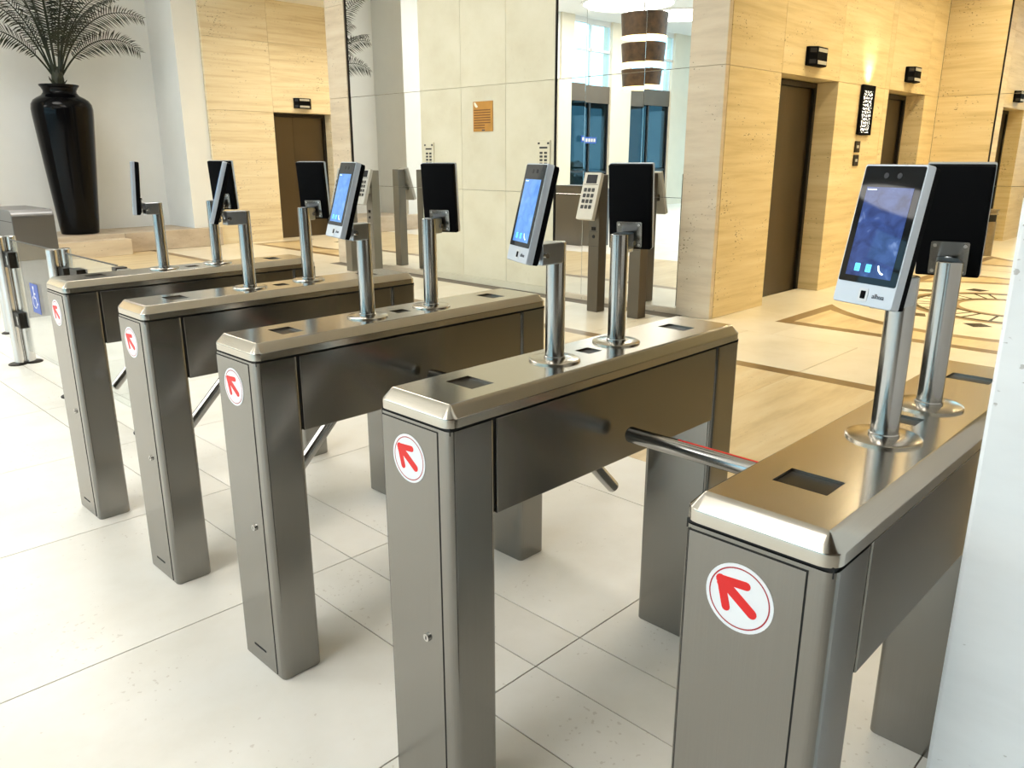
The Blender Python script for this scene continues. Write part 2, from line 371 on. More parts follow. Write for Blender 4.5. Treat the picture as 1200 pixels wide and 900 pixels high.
# --- core wall facing the turnstiles (between the two lift lobbies)
coreW = sbox('wall_core', (5.455, 5.75, 1.80, 7.66, 0, Z_CEIL), grout_m, 'limestone and mirror wall behind the turnstiles', 'wall')
def slab(name, dims, mat, parent, bevel=0.0015, g=0.0016, axis=None):
    x0, x1, y0, y1, z0, z1 = dims
    if axis == 'x': y0 += g; y1 -= g; z0 += g; z1 -= g
    elif axis == 'y': x0 += g; x1 -= g; z0 += g; z1 -= g
    c = ((x0+x1)/2, (y0+y1)/2, (z0+z1)/2)
    o = box(name, (x0, x1, y0, y1, z0, z1), mat, parent, bevel=bevel, off=c); o.location = c
    return o
ZJ = [0.075, 1.065, 2.17, 3.28, 4.85]
for ya, yb in ((3.69, 4.385), (4.385, 5.09), (5.09, 5.81)):
    for za, zb in zip(ZJ, ZJ[1:]): slab('wall_slab', (5.42, 5.456, ya, yb, za, zb), lime_wall, coreW, axis='x')
slab('wall_base', (5.405, 5.456, 3.69, 5.81, 0, 0.075), lime_wall, coreW)
slab('wall_base', (5.405, 5.456, 2.13, 3.69, 0, 0.05), trav_grey, coreW)
slab('wall_base', (5.405, 5.456, 5.81, 7.26, 0, 0.05), trav_grey, coreW)
rnd = random.Random(3)
ZM = [0.05, 1.065, 2.17, 3.28, 4.85]
def pane(dims, parent, tilt=0.0):
    o = slab('mirror_pane', dims, mirror_m, parent, bevel=0.0012, g=0.0015, axis='x')
    o.rotation_euler = (0, rnd.uniform(-tilt, tilt), rnd.uniform(-tilt, tilt)); return o
for ya, yb in ((2.13, 2.61), (2.61, 3.30), (3.30, 3.672)):
    for za, zb in zip(ZM, ZM[1:]): pane((5.43, 5.436, ya, yb, za, zb), coreW, 0.0016)
for za, zb in zip(ZM, ZM[1:]): pane((5.43, 5.436, 5.815, 7.245, za, zb), coreW, 0.0008)
slab('mirror_edge', (5.418, 5.44, 3.674, 3.69, 0.05, 4.85), bronze_dark, coreW)
slab('mirror_edge', (5.418, 5.44, 7.245, 7.262, 0.05, 4.85), bronze_dark, coreW)
for za, zb in zip([0, 2.17, 3.28], [2.17, 3.28, 4.85]):
    slab('pilaster_slab', (5.405, 5.80, 7.262, 7.685, za, zb), trav_grey, coreW, axis='x')
    slab('pilaster_slab', (5.405, 5.46, 1.772, 2.13, za, zb), trav_grey, coreW, axis='x')

# --- right lift lobby: wall with two lifts
def lift_wall(name, yf, sgn, ranges, mat, label):
    """yf: face plane, sgn: direction of depth"""
    w = sbox(name, (5.47, 10.9, min(yf+sgn*0.285, yf+sgn*0.45), max(yf+sgn*0.285, yf+sgn*0.45), 0, Z_CEIL), grout_m, label, 'wall')
    ya, yb = sorted((yf, yf+sgn*0.284))
    zs = [0, 2.168, 3.28, 4.85]
    for x0, x1, opening in ranges:
        if opening:
            slab('wall_slab', (x0, x1, ya, yb, 2.168, 3.28), mat, w, axis='y'); slab('wall_slab', (x0, x1, ya, yb, 3.28, 4.85), mat, w, axis='y')
        else:
            for za, zb in zip(zs, zs[1:]): slab('wall_slab', (x0, x1, ya, yb, za, zb), mat, w, axis='y')
    return w
rlw = lift_wall('wall_lift_lobby_right', 1.77, 1, [(5.462, 6.40, 0), (6.40, 7.66, 1), (7.66, 8.92, 0), (8.92, 9.055, 0), (9.055, 10.26, 1), (10.26, 10.75, 0)], trav_warm, 'warm travertine wall with two lift openings')
llw = lift_wall('wall_lift_lobby_left', 11.10, 1, [(5.34, 6.51, 0), (6.51, 7.68, 1), (7.68, 9.055, 0), (9.055, 10.26, 1), (10.26, 10.75, 0)], trav_left, 'pale travertine wall with lift beyond the turnstiles')
def lift(x0, x1, yd, sgn, label, split):
    r = empty('elevator_door', ((x0+x1)/2, yd, 0), label, 'elevator', 'lift doors')
    cx = (x0+x1)/2; f = 0.055
    def part(name, a, b, y0, y1, z0, z1, mat):
        yy = sorted((yd+sgn*y0, yd+sgn*y1))
        return box(name, (a-cx, b-cx, yy[0]-yd, yy[1]-yd, z0, z1), mat, r, bevel=0.002)
    part('door_frame', x0+0.003, x0+f, -0.03, 0.03, 0, 2.163, bronze_dark); part('door_frame', x1-f, x1-0.003, -0.03, 0.03, 0, 2.163, bronze_dark)
    part('door_lintel', x0+f, x1-f, -0.03, 0.03, 2.163-f, 2.163, bronze_dark)
    s = x0+f+(x1-x0-2*f)*split
    part('door_panel', x0+f+0.002, s-0.002, -0.005, 0.02, 0.006, 2.163-f-0.003, bronze)
    part('door_panel', s+0.002, x1-f-0.002, 0.0, 0.025, 0.006, 2.163-f-0.003, bronze)
    part('door_sill', x0+f, x1-f, -0.028, 0.02, 0.0, 0.005, dark_screw)
    return r
lift(6.40, 7.66, 2.022, 1, 'dark bronze lift door beside the stone corner and keypad posts', 0.5)
lift(9.055, 10.26, 2.022, 1, 'dark bronze lift door deep in the lobby past the ornate wall light', 0.5)
lift(6.51, 7.68, 11.352, 1, 'dark bronze lift door in the pale travertine wall by the black vase', 0.42)
def indicator(cx, yf, z, label):
    r = empty('lift_indicator', (cx, yf, z), label, 'indicator', 'lift indicators')
    bm = bmesh.new(); prism(bm, [(-0.17, 0), (-0.17, -0.03), (-0.11, -0.09), (0.11, -0.09), (0.17, -0.03), (0.17, 0)], lambda u, v, t: (u, v, t), -0.085, 0.085)
    obj('housing', bm, black_plastic, r, bevel=0.004)
    for s in (-1, 1):
        for zc in (-0.05, 0.05):
            bm = bmesh.new(); a = Vector((s*0.17, -0.03, 0)); b = Vector((s*0.11, -0.09, 0)); n = Vector((s, -1, 0)).normalized()*0.003
            d = (b-a)*0.12
            pts = [a+d, b-d]
            for k in (0,):
                q = [pts[0]+n+Vector((0, 0, zc-0.02)), pts[1]+n+Vector((0, 0, zc-0.02)), pts[1]+n+Vector((0, 0, zc+0.02)), pts[0]+n+Vector((0, 0, zc+0.02))]
                poly(bm, q)
            obj('lamp_lens', bm, lcd_m, r)
    for zc in (-0.055, 0.055):
        box('display', (-0.095, 0.095, -0.094, -0.09, zc-0.016, zc+0.016), key_panel_grey, r)
indicator(7.02, 1.77, 2.35, 'black lift indicator above the lift door by the stone corner')
indicator(9.65, 1.77, 2.36, 'black lift indicator above the lift door past the ornate wall light')
indicator(7.08, 11.10, 2.33, 'black lift indicator above the lift door near the black vase')

# --- far end wall with mirror
endw = sbox('wall_lobby_end', (10.79, 10.9, -1.95, 1.80, 0, Z_CEIL), grout_m, 'travertine and mirror wall at the end of the lift lobby', 'wall')
for za, zb in zip([0, 1.065, 2.17, 3.28], [1.065, 2.17, 3.28, 4.85]):
    slab('wall_slab', (10.75, 10.79, 1.075, 1.768, za, zb), trav_warm, endw, axis='x')
    slab('wall_slab', (10.75, 10.79, -1.868, -1.16, za, zb), trav_warm, endw, axis='x')
    for ya, yb in ((-1.16, -0.05), (-0.05, 1.06)): pane((10.755, 10.762, ya, yb, za, zb), endw, 0.0)
slab('mirror_edge', (10.745, 10.77, 1.06, 1.075, 0, 4.85), bronze_dark, endw)
sbox('wall_lobby_left_end', (10.75, 10.9, 7.7, 11.5, 0, Z_CEIL), trav_left, 'travertine wall at the end of the left lift lobby', 'wall')
sbox('wall_core_side', (5.81, 10.9, 7.50, 7.685, 0, Z_CEIL), trav_left, 'travertine side wall of the left lift lobby', 'wall')
sbox('wall_lobby_right_side', (5.42, 10.9, -2.2, -1.87, 0, Z_CEIL), trav_warm, 'travertine wall opposite the lifts', 'wall')
sbox('wall_right_front', (5.42, 5.7, -6.2, -2.2, 0, Z_CEIL), trav_warm, 'travertine wall on the far right', 'wall')
sbox('wall_right', (-11.2, 5.42, -4.75, -4.6, 0, Z_CEIL), walnut, 'dark timber side wall of the lobby', 'wall')

# --- left white wall, pilasters, stone ledge
wl = sbox('wall_left', (-4.2, 5.45, 12.10, 12.3, 0, Z_CEIL), plaster, 'white plaster wall behind the black vase', 'wall')
slab('pilaster', (4.93, 5.338, 11.15, 12.10, 0.0, Z_CEIL), plaster, wl)
slab('pilaster', (0.60, 1.45, 11.15, 12.10, 0.0, Z_CEIL), plaster, wl)
lg = struct(box('trim_1', (-4.2, 5.335, 11.03, 12.1, 0, 0.285), grout_m), 'low stone ledge along the white wall', 'ledge')
xs = [-4.2, -2.9, -1.6, -0.3, 1.0, 2.3, 3.76, 5.335]
for xa, xb in zip(xs, xs[1:]):
    slab('ledge_stone', (xa, xb, 11.0, 12.1, 0.0, 0.30), ledge_m, lg, axis='y', g=0.004, bevel=0.004)
slab('ledge_block', (2.70, 3.74, 10.72, 10.998, 0, 0.235), trav_grey, lg, bevel=0.006)

# --- facade with windows (seen in the mirrors), X < -4.2 on the white wall side
def window_bay(wallname, n, p0, p1, horiz):
    """a glazed bay: doors below, tinted at the entrance and clear at the rear, fascia, two rows of clear panes above"""
    root = struct(bpy.data.objects.new('window_%d' % n, None), 'tall glazed bay with bronze fascia above glass doors', 'window'); COL.objects.link(root)
    def b(name, a0, a1, d0, d1, z0, z1, mat):
        dims = (a0, a1, 12.10+d0, 12.10+d1, z0, z1) if horiz else (-11.0-d1, -11.0-d0, a0, a1, z0, z1)
        return box(name, dims, mat, root)
    b('fascia', p0, p1, 0.0, 0.12, 2.83, 3.26, fascia_m)
    b('frame_rail', p0, p1, 0.02, 0.10, 4.08, 4.14, mullion_m); b('frame_rail', p0, p1, 0.02, 0.10, 4.72, Z_CEIL, mullion_m)
    b('frame_rail', p0, p1, 0.02, 0.10, 1.02, 1.07, dark_mull)
    nb = max(2, round((p1-p0)/0.85)); st = (p1-p0)/nb
    for k in range(nb+1):
        x = p0 + st*k
        b('mullion', x-0.02, x+0.02, 0.02, 0.10, 3.26, 4.72, mullion_m); b('mullion', x-0.025, x+0.025, 0.02, 0.10, 0, 2.83, dark_mull)
    for k in range(nb):
        x = p0 + st*k
        b('pane', x+0.02, x+st-0.02, 0.055, 0.061, 3.26, 4.08, glass_window); b('pane', x+0.02, x+st-0.02, 0.055, 0.061, 4.14, 4.72, glass_window)
        b('door_pane', x+0.025, x+st-0.025, 0.055, 0.061, 0.0, 1.02, glass_tint if horiz else glass_window); b('door_pane', x+0.025, x+st-0.025, 0.055, 0.061, 1.07, 2.83, glass_tint if horiz else glass_window)
    return root
window_bay('left', 1, -6.3, -4.7, True); window_bay('left', 2, -9.2, -7.2, True)
sb = box('notice_plate', (-5.75, -5.15, 12.07, 12.085, 1.80, 1.96), blue_vinyl); tag(sb, 'dark blue notice plate on the glazed entrance door', 'sign')
for k in range(5): box('mark', (-5.70+k*0.11, -5.63+k*0.11, 12.066, 12.07, 1.84, 1.92), sign_white, sb)
for k, (a, c) in enumerate(((-4.7, -4.2), (-7.2, -6.3), (-11.0, -9.2))):
    sbox('wall_facade_pier_%d' % (k+1), (a, c, 12.05, 12.35, 0, Z_CEIL), cream_paint, 'cream pier between the entrance windows', 'wall')
yb = -6.2; n = 3
while yb < 11.5:
    sbox('wall_back_pier_%d' % n, (-11.35, -10.95, yb, yb+0.6, 0, Z_CEIL), cream_paint, 'cream pier between the added rear windows', 'wall')
    window_bay('back', n, yb+0.6, min(yb+3.1, 12.0), False)  # unseen rear glazing, added with clear lower panes to light the turnstile fronts
    yb += 3.1; n += 1
sbox('ground_outside', (-40, -11.4, -40, 50, -0.2, -0.12), street_m, 'grey paving outside the windows', 'ground')
sbox('ground_outside_entrance', (-11.4, 14, 12.4, 50, -0.2, -0.12), street_m, 'grey paving outside the entrance', 'ground')
cn = sbox('entrance_canopy', (-11.0, -3.5, 12.5, 15.5, 3.0, 3.22), fascia_m, 'bronze canopy over the entrance outside', 'canopy')
rg = random.Random(5)
for k in range(6):
    bm = bmesh.new(); bmesh.ops.create_icosphere(bm, subdivisions=3, radius=0.55)
    for v in bm.verts: v.co *= 1 + rg.uniform(-0.16, 0.16)
    hb = obj('shrub', bm, hedge_m); hb.location = (-4.6-k*1.35, 17.2+0.3*(k % 2), 0.40); hb.scale = (1.0, 0.9, 1.0+0.25*(k % 3))
    tag(hb, 'dark green clipped shrub outside the entrance windows', 'shrub', 'shrubs outside the entrance')
# --- ceiling
sbox('ceiling', (-11.4, 11.0, -6.4, 12.4, Z_CEIL, Z_CEIL+0.15), ceil_m, 'white ceiling with round light coves', 'ceiling')
sbox('ceiling_lobby', (5.82, 10.75, -1.87, 1.77, 3.95, 4.05), ceil_m, 'lowered ceiling over the right lift lobby', 'ceiling')
sbox('ceiling_lobby_left', (5.82, 10.75, 7.77, 11.10, 3.95, 4.05), ceil_m, 'lowered ceiling over the left lift lobby', 'ceiling')
for k, (x, y, r) in enumerate(((-4.4, 10.2, 1.1), (-6.6, 10.2, 1.0), (-4.5, 5.0, 1.5), (-4.0, 0.0, 1.5), (1.2, 8.6, 1.2), (1.8, 4.4, 1.2))):
    c = empty('cove_light', (x, y, Z_CEIL), 'round glowing ceiling cove above the lobby', 'ceiling light', 'round ceiling coves')
    bm = bmesh.new(); lathe(bm, [(r, -0.001), (r, -0.03), (r-0.06, -0.03), (r-0.06, -0.004)], 0, 0, 48); obj('cove_rim', bm, ceil_m, c, smooth=True)
    bm = bmesh.new(); poly(bm, [((r-0.06)*math.cos(-k2*2*PI/48), (r-0.06)*math.sin(-k2*2*PI/48), -0.02) for k2 in range(48)]); obj('diffuser', bm, cove_glow, c, recalc=False)
def downlight(x, y, z, power, spot=2.6, col=(1.0, 0.85, 0.56), lobby='right'):
    c = empty('downlight', (x, y, z), 'small round downlight in the ceiling over the ' + ('lobby with the fretwork wall light' if lobby == 'right' else 'lift lobby near the black vase'), 'ceiling light', lobby + ' lift lobby downlights')
    bm = bmesh.new(); lathe(bm, [(0.075, 0), (0.075, -0.008), (0.055, -0.008), (0.055, -0.002)], 0, 0, 24); obj('trim_ring', bm, dark_screw, c)
    bm = bmesh.new(); poly(bm, [(0.054*math.cos(-k*2*PI/20), 0.054*math.sin(-k*2*PI/20), -0.006) for k in range(20)]); obj('lens', bm, down_glow, c, recalc=False)
    l = bpy.data.lights.new('downlight_lamp', 'SPOT'); l.energy = power; l.spot_size = spot; l.spot_blend = 1.0; l.color = col; l.shadow_soft_size = 0.06
    o = bpy.data.objects.new('downlight_lamp', l); COL.objects.link(o); o.parent = c; o.location = (0, 0, -0.03)
for x in (6.4, 7.7, 9.0, 10.2):
    downlight(x, 0.55, 3.95, 120); downlight(x, -1.1, 3.95, 105)
    downlight(x, 9.9, 3.95, 90, col=(1, 0.86, 0.62), lobby='left'); downlight(x, 8.6, 3.95, 60, col=(1, 0.86, 0.62), lobby='left')

sbox('ceiling_added_soffit', (-11.2, 5.42, -4.6, -2.5, 3.0, 3.15), walnut, 'unseen dark soffit added on the right to darken steel reflections', 'ceiling')  # unseen, added so turnstile steel reflects dark instead of white ceiling
# --- white stone pillar beside the nearest turnstile
pil = tag(box('stone_pillar', (0.226, 0.95, -2.45, -1.668, 0, Z_CEIL), white_trav, bevel=0.006), 'white travertine pillar standing beside the turnstiles', 'pillar')

# ================================================================== TURNSTILES
L, WD, DD, HC, HB = 1.09, 0.2206, 0.124, 0.930, 0.721
hw = WD/2
def wn(o):
    md = o.modifiers.new('weighted', 'WEIGHTED_NORMAL'); md.keep_sharp = True; md.weight = 90
    return o
def make_turnstile(loc, label):
    r = empty('tripod_turnstile', loc, label, 'turnstile', 'row of five tripod turnstiles')
    def leg(x0, x1, name):
        bm = bmesh.new()
        loft(bm, [[(x, y, z) for x, y in rrect(x0+e, x1-e, -hw+e, hw-e, 0.016-e)] for z, e in ((0, 0.003), (0.004, 0.0), (HC-0.002, 0))])
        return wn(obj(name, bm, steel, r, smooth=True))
    fl = leg(0.0, DD, 'front_leg'); rl = leg(L-DD, L, 'rear_leg')
    bm = bmesh.new(); bx(bm, DD+0.0015, L-DD-0.0015, -hw+0.0015, hw-0.0015, HB, HC-0.002); obj('beam', bm, steel, r, bevel=0.002)
    bm = bmesh.new(); bx(bm, DD-0.01, L-DD+0.01, -hw+0.006, hw-0.006, HB+0.01, HC+0.004); obj('seam_strip', bm, dark_gap, r)
    bm = bmesh.new(); bx(bm, 0.004, DD, -hw+0.004, hw-0.004, HC-0.01, HC+0.004); obj('seam_strip', bm, dark_gap, r)
    bm = bmesh.new(); bx(bm, L-DD, L-0.004, -hw+0.004, hw-0.004, HC-0.01, HC+0.004); obj('seam_strip', bm, dark_gap, r)
    # cap with chamfer and recessed reader windows
    bm = bmesh.new(); x0, x1 = -0.002, L+0.002; h2 = hw+0.001
    lv = [(0.9340, 0.0), (0.9510, 0.0), (0.9535, 0.0012), (0.9700, 0.0165), (0.9730, 0.0190), (0.9752, 0.0225), (0.9755, 0.0235)]
    loft(bm, [[(x, y, z) for x, y in rrect(x0+e, x1-e, -h2+e, h2-e, max(0.0245-e, 0.0008))] for z, e in lv], True, False)
    zt = 0.9755; ex0, ex1, ey = x0+0.0235, x1-0.0235, h2-0.0235
    slots = [(0.122, 0.186, 0.041), (0.521, 0.571, 0.024), (0.901, 0.958, 0.042)]
    xb_ = sorted([ex0, ex1] + [s for q in slots for s in q[:2]])
    for a, b in zip(xb_, xb_[1:]):
        sl = [q for q in slots if abs(q[0]-a) < 1e-6]
        if sl:
            w = sl[0][2]
            poly(bm, [(a, -ey, zt), (b, -ey, zt), (b, -w, zt), (a, -w, zt)]); poly(bm, [(a, w, zt), (b, w, zt), (b, ey, zt), (a, ey, zt)])
            zb = zt-0.006
            for p in ([(a, -w), (b, -w)], [(b, -w), (b, w)], [(b, w), (a, w)], [(a, w), (a, -w)]):
                poly(bm, [(*p[1], zt), (*p[0], zt), (*p[0], zb), (*p[1], zb)])
        else:
            poly(bm, [(a, -ey, zt), (b, -ey, zt), (b, ey, zt), (a, ey, zt)])
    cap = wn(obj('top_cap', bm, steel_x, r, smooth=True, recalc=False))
    for a, b, w in slots:
        bm = bmesh.new(); bx(bm, a+0.0006, b-0.0006, -w+0.0006, w-0.0006, 0.966, 0.9708); obj('reader_window', bm, slot_glass, cap)
    # front service door with sticker, lock and vent
    py0, py1 = -0.074, 0.098
    bm = bmesh.new(); bx(bm, -0.0006, 0.002, py0-0.0022, py1+0.0022, 0.008, 0.9222); obj('door_gap', bm, dark_gap, fl)
    bm = bmesh.new(); bx(bm, -0.0016, 0.002, py0, py1, 0.008, 0.920); dr = obj('service_door', bm, steel, fl)
    def face(u, v, t): return (t, -u, v)          # u to the right as seen from the front
    su, sv, R = -0.014, 0.845, 0.051
    for nm, q0, q1, t, mt in (('sticker', 0, R, -0.0022, white_vinyl),):
        bm = bmesh.new(); prism(bm, [(su+R*math.cos(k*2*PI/48), sv+R*math.sin(k*2*PI/48)) for k in range(48)], face, -0.0016, -0.0023); stk = obj('arrow_sticker', bm, white_vinyl, r)
    bm = bmesh.new(); n = 48
    A = [[bm.verts.new(face(su+q*math.cos(k*2*PI/n), sv+q*math.sin(k*2*PI/n), -0.0025)) for k in range(n)] for q in (R*0.86, R*0.90)]
    for k in range(n): bm.faces.new((A[0][k], A[0][(k+1) % n], A[1][(k+1) % n], A[1][k]))
    obj('sticker_ring', bm, red_line, stk)
    bm = bmesh.new(); c = (-0.029, 0.0195)
    caps = stroke([c, (0.0095, 0.0225)], 0.0128) + stroke([c, (-0.0185, -0.0195)], 0.0128) + stroke([c, (0.0205, -0.0155)], 0.0150)
    caps.append([(-0.0345, 0.0215), (-0.0345, 0.0120), (-0.0235, -0.006), (-0.006, 0.018), (-0.026, 0.0258)])
    for k, q in enumerate(caps): prism(bm, [(su+a, sv+b) for a, b in q], face, -0.0022, -0.0027-0.00005*k)
    obj('arrow', bm, red_vinyl, stk)
    bm = bmesh.new(); tube(bm, (-0.001, -0.026, 0.452), (-0.007, -0.026, 0.452), 0.0095, 0.0085, 20); lk = obj('door_lock', bm, dark_screw, fl, smooth=True)
    bm = bmesh.new(); bx(bm, -0.0076, -0.0066, -0.0268, -0.0252, 0.448, 0.456); obj('key_slot', bm, dark_gap, lk)
    bm = bmesh.new(); bx(bm, -0.0022, -0.001, -0.02, 0.046, 0.052, 0.058); obj('vent_slot', bm, dark_gap, fl)
    # tripod: hub on the +Y side with three mutually square arms
    hub = Vector((0.545, hw+0.045, 0.80)); al = math.radians(54.74); ax = Vector((0, math.cos(al), -math.sin(al)))
    bm = bmesh.new(); tube(bm, (0.545, hw-0.004, 0.81), (0.545, hw+0.012, 0.81), 0.078, 0.074, 32); tube(bm, hub-ax*0.035, hub+ax*0.028, 0.056, 0.05, 32); tube(bm, hub+ax*0.028, hub+ax*0.04, 0.05, 0.03, 32)
    obj('tripod_hub', bm, polished, r, smooth=True)
    def arm(d, ln):
        bm = bmesh.new(); round_tube(bm, hub+d*0.015, hub+d*ln, 0.019, 24); return obj('arm', bm, polished, r, smooth=True)
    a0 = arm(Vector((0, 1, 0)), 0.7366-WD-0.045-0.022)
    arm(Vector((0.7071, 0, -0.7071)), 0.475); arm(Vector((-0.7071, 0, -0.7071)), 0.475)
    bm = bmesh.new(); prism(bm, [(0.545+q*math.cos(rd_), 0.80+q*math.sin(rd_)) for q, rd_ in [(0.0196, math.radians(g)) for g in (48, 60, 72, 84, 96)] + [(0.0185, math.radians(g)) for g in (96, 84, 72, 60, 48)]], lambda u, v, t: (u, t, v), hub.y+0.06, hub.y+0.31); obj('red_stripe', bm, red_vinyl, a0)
    return r
TS = {1: (-0.0156, -1.479), 2: (-0.0011, -0.7384), 3: (0.0, 0.0), 4: (0.0162, 0.733), 5: (0.015, 1.469)}
tl = {1: 'brushed steel tripod turnstile standing against the white stone pillar',
      2: 'brushed steel tripod turnstile second from the white stone pillar',
      3: 'brushed steel tripod turnstile in the middle of the row of five',
      4: 'brushed steel tripod turnstile second from the glass gate',
      5: 'brushed steel tripod turnstile at the end of the row by the glass gate'}
for i, (x, y) in TS.items(): make_turnstile((x, y, 0), tl[i])

# ================================================================== FACE TERMINALS ON POLES
DW, DH, DT = 0.110, 0.210, 0.030
txt_cache = {}
def text_mesh(s, size):
    if (s, size) not in txt_cache:
        cu = bpy.data.curves.new('lettering', 'FONT'); cu.body = s; cu.size = size; cu.align_x = 'CENTER'; cu.align_y = 'CENTER'; cu.extrude = 0.0002
        o = bpy.data.objects.new('lettering', cu); COL.objects.link(o)
        bpy.context.view_layer.update()
        me = bpy.data.meshes.new_from_object(o.evaluated_get(bpy.context.evaluated_depsgraph_get()))
        bpy.data.objects.remove(o); bpy.data.curves.remove(cu)
        txt_cache[(s, size)] = me
    return txt_cache[(s, size)]
def make_terminal(px, py, rel, zc, yaw, tilt, scr, label, group):
    r = empty('face_terminal', (px, py, 0.9755), label, 'terminal', group)
    Z0 = 0.9755
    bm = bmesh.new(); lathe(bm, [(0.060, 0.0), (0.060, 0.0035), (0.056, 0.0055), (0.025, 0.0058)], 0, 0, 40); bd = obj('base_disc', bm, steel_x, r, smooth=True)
    bm = bmesh.new(); lathe(bm, [(0.0245, 0.0055), (0.0245, 0.010), (0.0227, 0.0115)], 0, 0, 32); obj('weld_collar', bm, polished, bd, smooth=True)
    front = abs(yaw) < PI/2
    sx = -1 if front else 1
    ztop = 1.247-Z0
    bm = bmesh.new(); lathe(bm, [(0.0222, 0.005), (0.0222, ztop-0.001), (0.021, ztop)], 0, 0, 36); obj('pole', bm, polished, r, smooth=True)
    # device frame
    n = Vector((-math.cos(yaw), -math.sin(yaw), 0)); zz = Vector((0, 0, 1))
    N = n*math.cos(tilt) + zz*math.sin(tilt); U = zz*math.cos(tilt) - n*math.sin(tilt); R = U.cross(N)
    C = Vector((rel[0], rel[1], zc-Z0))
    def P(u, v, d): return tuple(C + R*u + U*v + N*d)
    # bracket: folded arm from the pole top to the mounting plate
    end = Vector(P(0, -0.066, -DT/2-0.006))
    bm = bmesh.new()
    z0, z1 = ztop-0.046, ztop+0.0008
    w = 0.0225
    xe = end.x - sx*0.004
    pts = [(sx*-0.002, -w), (xe, end.y-0.019), (xe, end.y+0.019), (sx*-0.002, w)]
    prism(bm, pts, lambda a, b, t: (a, b, t), z0, z1); obj('bracket', bm, bracket_m, r, bevel=0.003)
    bm = bmesh.new(); q = Vector((end.x-sx*0.012, end.y-0.021, ztop-0.024)); tube(bm, q, q+Vector((0, -0.006, 0)), 0.007, 0.006, 12); obj('bracket_bolt', bm, dark_screw, r)
    # mounting plate
    bm = bmesh.new(); prism(bm, rrect(-0.032, 0.032, -0.098, -0.034, 0.003, 2), P, -DT/2-0.0035, -DT/2-0.0002); mpz = obj('mount_plate', bm, steel, r)
    for a in (-0.025, 0.025):
        for b in (-0.091, -0.041):
            bm = bmesh.new(); tube(bm, P(a, b, -DT/2-0.003), P(a, b, -DT/2-0.0065), 0.0042, 0.0034, 12); obj('screw', bm, dark_screw, mpz, smooth=True)
    bm = bmesh.new(); ah = Vector(P(0, -0.066, -DT/2-0.003)); tube(bm, ah, (xe - sx*0.004, end.y, ztop-0.022), 0.008, 0.008, 16); obj('tilt_joint', bm, bracket_m, r, smooth=True)
    # housing: black back shell and silver front frame
    bm = bmesh.new()
    loft(bm, [[P(a, b, d) for a, b in rrect(-DW/2+e, DW/2-e, -DH/2+e, DH/2-e, 0.0035)] for d, e in ((-DT/2, 0.005), (-DT/2+0.003, 0.0015), (0.0, 0.001))]); obj('back_shell', bm, black_plastic, r, smooth=True)
    bm = bmesh.new()
    loft(bm, [[P(a, b, d) for a, b in rrect(-DW/2+e, DW/2-e, -DH/2+e, DH/2-e, 0.004)] for d, e in ((0.0, 0.0), (DT/2-0.002, 0.0), (DT/2, 0.0012))]); fr = obj('front_frame', bm, silver, r, smooth=True)
    bm = bmesh.new(); prism(bm, rrect(-DW/2+0.003, DW/2-0.003, -DH/2+0.033, DH/2-0.003, 0.003, 3), P, DT/2-0.001, DT/2+0.0008); gl = obj('front_glass', bm, black_glass, r)
    bm = bmesh.new(); f = poly(bm, [P(a, b, DT/2+0.0011) for a, b in ((-0.041, -0.062), (0.041, -0.062), (0.041, 0.071), (-0.041, 0.071))])
    uvl = bm.loops.layers.uv.new('UVMap')
    for lp, c2 in zip(f.loops, ((0, 0), (1, 0), (1, 1), (0, 1))): lp[uvl].uv = c2
    scn = obj('screen', bm, scr, r, recalc=False)
    for k in (-1, 1):
        bm = bmesh.new(); tube(bm, P(k*0.0115, 0.088, DT/2+0.0006), P(k*0.0115, 0.088, DT/2+0.0014), 0.0042, 0.0042, 20); ln = obj('camera_lens', bm, lcd_m, gl)
    # lit icons along the bottom of the screen
    def flat_icon(polys, mat, nm='icon'):
        bm = bmesh.new()
        for pg in polys: poly(bm, [P(a, b, DT/2+0.0014) for a, b in pg])
        obj(nm, bm, mat, scn, recalc=False)
    for kx, kind in ((-0.022, 0), (-0.002, 1), (0.020, 2)):
        cy = -0.049
        if kind < 2:
            flat_icon([rrect(kx-0.005, kx+0.005, cy-0.006, cy+0.006, 0.0012, 2)], icon_m)
            flat_icon([[(kx+sx_*0.001-0.003, cy+dy-0.0006), (kx+0.003, cy+dy-0.0006), (kx+0.003, cy+dy+0.0006), (kx-0.003, cy+dy+0.0006)] for dy, sx_ in ((-0.003, 0), (0, 0), (0.003, 0))], screen_dark, 'icon_mark')
        else:
            flat_icon(stroke([(kx-0.005, cy+0.005), (kx-0.003, cy-0.001), (kx+0.001, cy-0.005), (kx+0.005, cy-0.006)], 0.0028, 4), icon_w)
    flat_icon([[(-0.039, 0.0665), (-0.022, 0.0665), (-0.022, 0.068), (-0.039, 0.068)]], icon_w, 'status_text')
    # silver chin: fingerprint sensor and logo
    bm = bmesh.new(); prism(bm, rrect(-0.0085, 0.0085, -0.0985, -0.0785, 0.003, 3), P, DT/2-0.001, DT/2+0.0008); fs = obj('fingerprint_frame', bm, light_silver, r)
    bm = bmesh.new(); prism(bm, rrect(-0.0045, 0.0045, -0.0945, -0.0825, 0.001, 2), P, DT/2, DT/2+0.0012); obj('fingerprint_sensor', bm, black_plastic, fs)
    me = text_mesh('alhua', 0.0105).copy()
    me.transform(Matrix(((R.x, U.x, N.x, P(0.027, -0.0885, DT/2+0.0006)[0]), (R.y, U.y, N.y, P(0.027, -0.0885, DT/2+0.0006)[1]), (R.z, U.z, N.z, P(0.027, -0.0885, DT/2+0.0006)[2]), (0, 0, 0, 1))))
    me.materials.clear(); me.materials.append(logo_m)
    lo = bpy.data.objects.new('logo', me); COL.objects.link(lo); lo.parent = r
    return r
rd = math.radians
